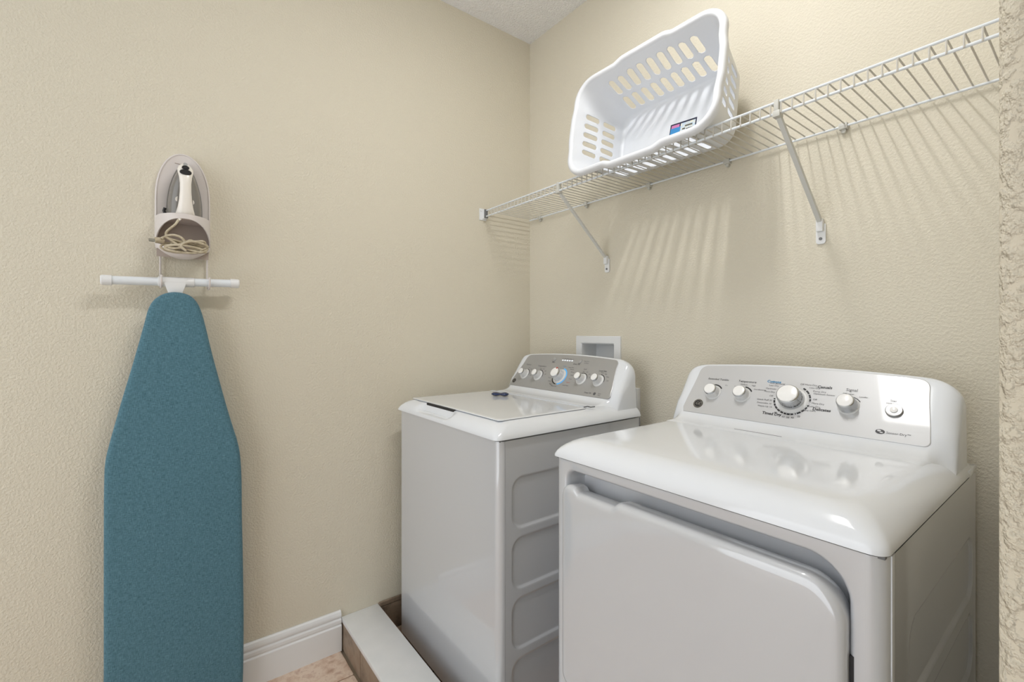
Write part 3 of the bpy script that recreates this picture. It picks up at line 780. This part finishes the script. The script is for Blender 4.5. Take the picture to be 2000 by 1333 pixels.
# rolled rim
b = MB(); L = []
hl, hw, r = bdim(DEP)
for o_, c in ((-0.0012, -0.010), (-0.0014, 0.000), (0.001, 0.0050), (0.0055, 0.0078), (0.0115, 0.0082), (0.0165, 0.0060), (0.0195, 0.0010), (0.0200, -0.006), (0.0195, -0.012), (0.0180, -0.012), (0.0165, -0.004), (0.010, 0.0035), (0.004, 0.001), (0.0014, -0.010)):
    P = bloop(hl, hw, r); row = []
    m_ = len(P)
    base = [bulge(a, bb, hl, hw, 1.0) for a, bb in P]
    for i in range(m_):
        p0 = base[i-1]; p1 = base[(i+1) % m_]; tx, ty = p1[0]-p0[0], p1[1]-p0[1]; l = math.hypot(tx, ty); nx, ny_ = ty/l, -tx/l
        row.append(bpt(base[i][0]+nx*o_, base[i][1]+ny_*o_, DEP+c))
    L.append(row)
L.append(L[0])
b.loops(L, False, False); b.build('rim', M['basket'], bk, sharp=50)
# paper label stuck inside, on the lower side near the rim
def lq(mb, x0, x1, y0, y1, mi, dz=0.0):
    c_, s_ = math.cos(math.radians(-4)), math.sin(math.radians(-4))
    P = [(x0,y0),(x1,y0),(x1,y1),(x0,y1)]
    Q = [(0.036+x*c_-y_*s_, -0.014+x*s_+y_*c_) for x, y_ in P]
    mb.loops([[bpt(x, y_, -0.0108+dz*0.4) for x, y_ in Q], [bpt(x, y_, -0.0102+dz) for x, y_ in Q]], False, True, mi)
b = MB()
lq(b, -0.052, 0.048, -0.034, 0.034, 1)
lq(b, -0.049, -0.012, -0.034, 0.019, 0, 0.0003)
lq(b, -0.047, -0.016, 0.018, 0.0285, 2, 0.0006)
lq(b, -0.011, 0.044, -0.034, 0.0280, 3, 0.0003)
for i, (x0, x1, y0) in enumerate(((0.006, 0.034, 0.012), (-0.003, 0.008, 0.003), (0.012, 0.036, -0.001), (0.004, 0.022, -0.012), (0.0, 0.030, -0.024))): lq(b, x0, x1, y0, y0+0.0055, 4, 0.0006)
b.build('paper_label', [M['label_blue'], M['label_navy'], M['label_pink'], M['label_pale'], M['label_olive']], bk, smooth=False)['label'] = 'blue and white paper label inside the basket'

# ------------------------------------------------------------ iron holder on the left wall
HY = -1.4535
ih = thing('iron_holder', 'grey-white plastic iron rest on the left wall with cord bin and hooks', 'holder', (0.0, HY, 1.46))
hwid = 0.0725
b = MB()
def arch(i=0.0):
    P = [(-hwid+i+0.010, 0.034+i), (hwid-i-0.010, 0.034+i), (hwid-i, 0.046), (hwid-i, 0.190)]
    for k in range(1, 20):
        a = PI*k/20; P.append(((hwid-i)*math.cos(a)**1 if True else 0, 0.190+(0.150-i)*math.sin(a)**0.92))
    P.append((-hwid+i, 0.190)); P.append((-hwid+i, 0.046)); return P
L = []
for i, x in ((0, 0.0), (0, 0.016), (0.0015, 0.019), (0.004, 0.020)): L.append([(x, a, z) for a, z in arch(i)])
for i, x in ((0.006, 0.018), (0.0075, 0.0175)): L.append([(x, a, z) for a, z in arch(i)])
b.loops(L); bpobj = b.build('back_plate', M['holder'], ih, sharp=30)
# raised logo bar near the top
b = MB(); b.tube([(0.0182, -0.022, 0.306), (0.0182, 0.018, 0.303)], 0.0012, 6); b.build('moulded_line', M['holder_shade'], bpobj)
def dsh(t, k=1.0):    # D plan: t in -1..1 across, returns (x, y)
    return 0.018+0.098*k*(1-abs(t)**2.6)**(1/2.2), hwid*0.985*t*(1 if k == 1 else 0.96)
# fascia with an arched opening
b = MB(); N = 48; top = []; bot = []
vs = []; fs = []
for i in range(N+1):
    t = -1+2*i/N
    x, y_ = dsh(math.sin(t*PI/2)); tt = math.sin(t*PI/2)
    zt = 0.126+0.003*(1-abs(tt))
    za = 0.043+0.071*(max(0, 1-abs(tt/0.99)**2.3))**0.5
    xi, yi = dsh(tt, 0.955)
    vs += [(x, y_, zt), (x, y_, za), (xi, yi, za), (xi, yi, zt)]
for i in range(N):
    a = 4*i; c = a+4
    for k in range(4): fs.append((a+k, a+(k+1) % 4, c+(k+1) % 4, c+k))
fs += [(0,1,2,3), (4*N, 4*N+3, 4*N+2, 4*N+1)]
b.add(vs, fs); b.build('front_band', M['holder'], ih, sharp=50)
# ledge the iron stands on
b = MB(); P = [dsh(math.sin((-1+2*i/40)*PI/2), 0.95) for i in range(41)]+[(0.017, hwid*0.9), (0.017, -hwid*0.9)]
b.loops([[(x, y_, 0.112) for x, y_ in P], [(x, y_, 0.117) for x, y_ in P]]); b.build('ledge', M['holder_shade'], ih)
# cord bin: floor and low front lip
b = MB(); vs = []; fs = []
for i in range(N+1):
    tt = math.sin((-1+2*i/N)*PI/2); x, y_ = dsh(tt); xi, yi = dsh(tt, 0.955); xb, yb = dsh(tt, 0.85)
    bo_ = 0.030*abs(tt)**2.2
    lip = 0.021+0.022*abs(tt)**2.2
    vs += [(0.017, y_*0.9, bo_+0.002), (xb, yb, bo_), (x-0.004*(1-tt*tt), y_, bo_+0.005), (x, y_, lip), (xi, yi, lip), (xi, yi, bo_+0.007), (0.017, yi*0.95, bo_+0.006)]
m_ = 7
for i in range(N):
    a = m_*i; c = a+m_
    for k in range(m_): fs.append((a+k, a+(k+1) % m_, c+(k+1) % m_, c+k))
b.add(vs, fs); b.build('cord_bin', M['holder'], ih, sharp=40)
# flat sheet behind the opening, its taupe carrying the bin's shade
b = MB(); b.add([(0.021, -hwid*0.93, 0.006), (0.021, hwid*0.93, 0.006), (0.021, hwid*0.93, 0.112), (0.021, -hwid*0.93, 0.112)], [(0,1,2,3)]); b.build('shaded_back', M['holder_shade'], ih, smooth=False)
# wire hooks
for y_ in (-0.0585, 0.0640):
    b = MB(); b.tube([(0.012, y_, 0.03), (0.012, y_, -0.06), (0.016, y_, -0.080), (0.030, y_+0.001, -0.0905), (0.050, y_+0.002, -0.0925), (0.066, y_+0.003, -0.086), (0.072, y_+0.003, -0.074), (0.072, y_+0.003, -0.056)], 0.0027, 10)
    b.build('hook', M['holder'], ih)

# ---- the iron, standing on its heel with the nose up
ir = thing('clothes_iron', 'white and grey steam iron standing in the wall holder', 'iron', (0.028, HY+0.003, 1.578))
def iron_out(s, h):   # outline (y, z) of the sole, nose at the top
    P = []
    for i in range(33):
        t = i/32; z = h*t
        w_ = 0.049*(1-t**2.3)**0.72*(1-0.06*(1-t)**3)
        P.append((w_*s, z))
    return [(p[0], p[1]) for p in P]+[(-p[0], p[1]) for p in P[::-1][1:]]
def iron_loops(spec):
    L = []
    for s, h, x, z0 in spec: L.append([(x, a, z0+z) for a, z in iron_out(s, h)])
    return L
b = MB(); b.loops(iron_loops([(0.98, 0.186, 0.0, 0.0), (1.0, 0.190, 0.002, 0.0), (1.0, 0.190, 0.007, 0.0)])); b.build('soleplate', M['iron_sole'], ir, sharp=40)
b = MB(); b.loops(iron_loops([(0.95, 0.186, 0.007, 0.0), (0.94, 0.184, 0.016, 0.0), (0.86, 0.176, 0.030, 0.001), (0.72, 0.166, 0.040, 0.002), (0.4, 0.13, 0.046, 0.004)])); b.build('water_tank', M['iron_grey'], ir, sharp=50)
# handle: one swept white shell from the nose over to the heel
b = MB(); L = []
hp = [(0.184, 0.012, 0.003, 0.006), (0.178, 0.024, 0.010, 0.011), (0.166, 0.040, 0.0170, 0.015), (0.152, 0.056, 0.0205, 0.016), (0.140, 0.066, 0.0195, 0.014), (0.126, 0.072, 0.0165, 0.012), (0.105, 0.075, 0.0145, 0.0115), (0.080, 0.075, 0.0148, 0.0115), (0.055, 0.073, 0.0165, 0.0125), (0.035, 0.068, 0.0195, 0.015), (0.018, 0.060, 0.024, 0.020), (0.008, 0.050, 0.027, 0.026), (0.002, 0.046, 0.026, 0.027)]
for k, (z, x, wy, wx_) in enumerate(hp):
    L.append([(x+wx_*math.cos(2*PI*i/24), wy*math.copysign(abs(math.sin(2*PI*i/24))**0.8, math.sin(2*PI*i/24)), z) for i in range(24)])
b.loops(L); hd = b.build('handle', M['iron_white'], ir, sharp=60)
for py_, pz_ in ((-0.014, 0.062), (0.013, 0.058)):
    b = MB(); b.lathe([(0.0115, 0), (0.0115, 0.012), (0.0100, 0.015)], 24, Matrix.Translation((0.030, py_, pz_)) @ Matrix.Rotation(PI/2, 4, 'Y'), 0)
    b.build('temperature_dial', M['iron_white'], ir)
b = MB(); mt = Matrix.Translation((0.071, 0.0, 0.146)) @ Matrix.Rotation(PI/2, 4, 'Y'); L = []
for s, d in ((1, -0.014), (1, 0.002), (0.85, 0.0045)): L.append([(0.081+d, 0.0150*s*math.cos(2*PI*i/24), 0.1385+0.0085*s*math.sin(2*PI*i/24)) for i in range(24)])
b.loops(L); b.build('steam_button', M['black'], hd)
b = MB(); L = []
for s, d in ((1, -0.022), (1, 0.002), (0.8, 0.0045)): L.append([(0.074+d, 0.0095*s*math.cos(2*PI*i/24), 0.1545+0.0065*s*math.sin(2*PI*i/24)) for i in range(24)])
b.loops(L); b.build('spray_button', M['black'], hd)
b = MB(); b.tube([(0.050, 0, 0.163), (0.066, 0, 0.167)], 0.0055, 14); b.build('spray_nozzle', M['chrome'], hd)
b = MB(); b.tube([(0.016, -0.0495, 0.018), (0.016, -0.0525, 0.027), (0.016, -0.0500, 0.036)], 0.0042, 10); b.build('side_catch', M['black'], ir)
# cord
def smooth_path(pts, n=8):
    pts = [Vector(p) for p in pts]; out = []
    for i in range(len(pts)-1):
        p0, p1, p2, p3 = pts[max(i-1,0)], pts[i], pts[i+1], pts[min(i+2, len(pts)-1)]
        for k in range(n):
            t = k/n; out.append(0.5*((2*p1)+(p2-p0)*t+(2*p0-5*p1+4*p2-p3)*t*t+(3*p1-p0-3*p2+p3)*t**3))
    out.append(pts[-1]); return out
b = MB()
b.tube([(0.072, -0.006, 0.006), (0.080, -0.012, -0.002), (0.086, -0.018, -0.012)], [0.0058, 0.0048, 0.0034], 12); b.build('cord_guard', M['iron_white'], ir)
b = MB()
path = [(0.086, -0.018, -0.010), (0.093, -0.026, -0.026), (0.093, -0.038, -0.040), (0.092, -0.047, -0.052), (0.095, -0.046, -0.064), (0.100, -0.030, -0.074)]
rc = random.Random(11)
coils = [(0.010, 0.046, 0.016, -0.090, 0.094), (-0.010, 0.050, 0.014, -0.094, 0.086), (0.026, 0.026, 0.013, -0.083, 0.100), (-0.004, 0.044, 0.010, -0.098, 0.099), (-0.030, 0.027, 0.018, -0.079, 0.102), (0.022, 0.034, 0.014, -0.090, 0.104)]
ph = 0.3
for (cy_, ry, rz, cz_, cx_) in coils:
    for j in range(8):
        aa = ph+j*2*PI/8
        k2 = 1-min(1, (abs(cy_+ry*math.cos(aa))/0.074)**2.4)
        path.append((min(cx_, 0.030+0.078*max(0.05, k2)**0.45)+0.004*math.sin(aa), cy_+ry*math.cos(aa)+rc.uniform(-0.002, 0.002), cz_+rz*math.sin(aa)+rc.uniform(-0.002, 0.002)))
    ph += 0.9
path += [(0.104, -0.046, -0.070), (0.106, -0.058, -0.076)]
b.tube(smooth_path(path, 7), 0.0033, 10); co = b.build('cord', M['cord'], ir, sharp=60)
b = MB(); b.tube([(0.098, -0.052, -0.080), (0.100, -0.064, -0.079), (0.101, -0.074, -0.080)], [0.006, 0.0085, 0.0085], 12)
b.build('plug', M['cord'], ir)
b = MB(); b.box(0.094, 0.096, -0.088, -0.073, -0.084, -0.077); b.box(0.105, 0.107, -0.088, -0.073, -0.084, -0.077); b.build('plug_prongs', M['chrome'], ir)

# ------------------------------------------------------------ ironing board hanging from the hooks
BY = -1.466
ib = thing('ironing_board', 'blue-green fabric ironing board hanging upright on the left wall', 'ironing board', (0.062, BY, 0.02))
z0b = 0.02
out = [(-0.150, 0.0), (-0.170, 0.02), (-0.1745, 0.06), (-0.1745, 0.30), (-0.1745, 0.60), (-0.174, 0.76), (-0.1715, 0.835), (-0.163, 0.885), (-0.150, 0.945), (-0.133, 1.020), (-0.114, 1.100), (-0.097, 1.175), (-0.084, 1.235), (-0.074, 1.280), (-0.060, 1.308), (-0.036, 1.327), (-0.006, 1.333),
       (0.026, 1.325), (0.046, 1.303), (0.058, 1.272), (0.069, 1.225), (0.084, 1.150), (0.102, 1.070), (0.124, 0.975), (0.143, 0.900), (0.156, 0.850), (0.164, 0.800), (0.168, 0.720), (0.169, 0.60), (0.172, 0.45), (0.174, 0.25), (0.172, 0.06), (0.166, 0.02), (0.150, 0.0)]
sm = [(p.x, p.y) for p in smooth_path([(a, z, 0) for a, z in out], 5)]
cx, cz = 0.0, 0.65
def ins_loop(P, d):
    n_ = len(P); R = []
    for i in range(n_):
        a, c = P[i-1], P[(i+1) % n_]; tx, ty = c[0]-a[0], c[1]-a[1]; l = math.hypot(tx, ty) or 1
        R.append((P[i][0]-d*(-ty/l)*(-1), P[i][1]-d*(tx/l)*(-1)))
    return R
# orientation test for the inset direction
t1 = ins_loop(sm, 0.01); sgn = 1 if abs(t1[20][0]) < abs(sm[20][0]) else -1
b = MB(); L = []
for d, x in ((0.03, -0.010), (0.006, -0.010), (0.0015, -0.0075), (0.0, -0.002), (0.0, 0.008), (0.0015, 0.0135), (0.005, 0.017), (0.011, 0.0188), (0.02, 0.0192)):
    L.append([(x, a, z) for a, z in ins_loop(sm, d*sgn)])
b.loops(L); pad = b.build('padded_cover', M['fabric'], ib, sharp=50)
# folded leg behind, ending in the foot bar above the nose
b = MB(); bz = 1.390-z0b
def q(y_, z, x=-0.03): return (x, y_-BY, z-z0b)
b.tube([(-0.020, -0.012, 0.20), (-0.020, -0.008, 1.30), (-0.012, -0.006, bz-0.006)], 0.011, 12); b.build('leg', M['bar'], ib)
b = MB(); b.tube([(-0.022, 0.045, 0.12), (-0.022, 0.040, 0.9)], 0.011, 12); b.tube([(-0.022, -0.085, 0.10), (-0.022, -0.060, 0.9)], 0.011, 12); b.build('leg', M['bar'], ib)
b = MB(); y0f, y1f = -1.640-BY, -1.312-BY
b.tube([(-0.010, y0f, bz-0.009+0.0), (-0.010, y1f, bz+0.001)], 0.0125, 20); fb = b.build('foot_bar', M['bar'], ib)
for y_, z_ in ((y0f, bz-0.009), (y1f, bz+0.001)):
    s = -1 if y_ < 0 else 1
    b = MB(); b.tube([(-0.010, y_-s*0.016, z_), (-0.010, y_+s*0.006, z_), (-0.010, y_+s*0.009, z_)], [0.0148, 0.0148, 0.0125], 20); b.build('foot_cap', M['trim'], fb)
b = MB(); fr = [(-0.036, 0.008), (0.028, 0.008), (0.024, -0.012), (0.012, -0.050), (-0.016, -0.050), (-0.030, -0.012)]
b.loops([[(-0.014, a-0.006, bz+z) for a, z in fr], [(0.0045, a-0.006, bz+z) for a, z in fr]]); b.tube([(-0.010, -0.052, bz-0.005), (-0.010, 0.040, bz-0.003)], 0.0150, 20)
jb = b.build('leg_joint', M['trim'], ib, bevel=0.002)
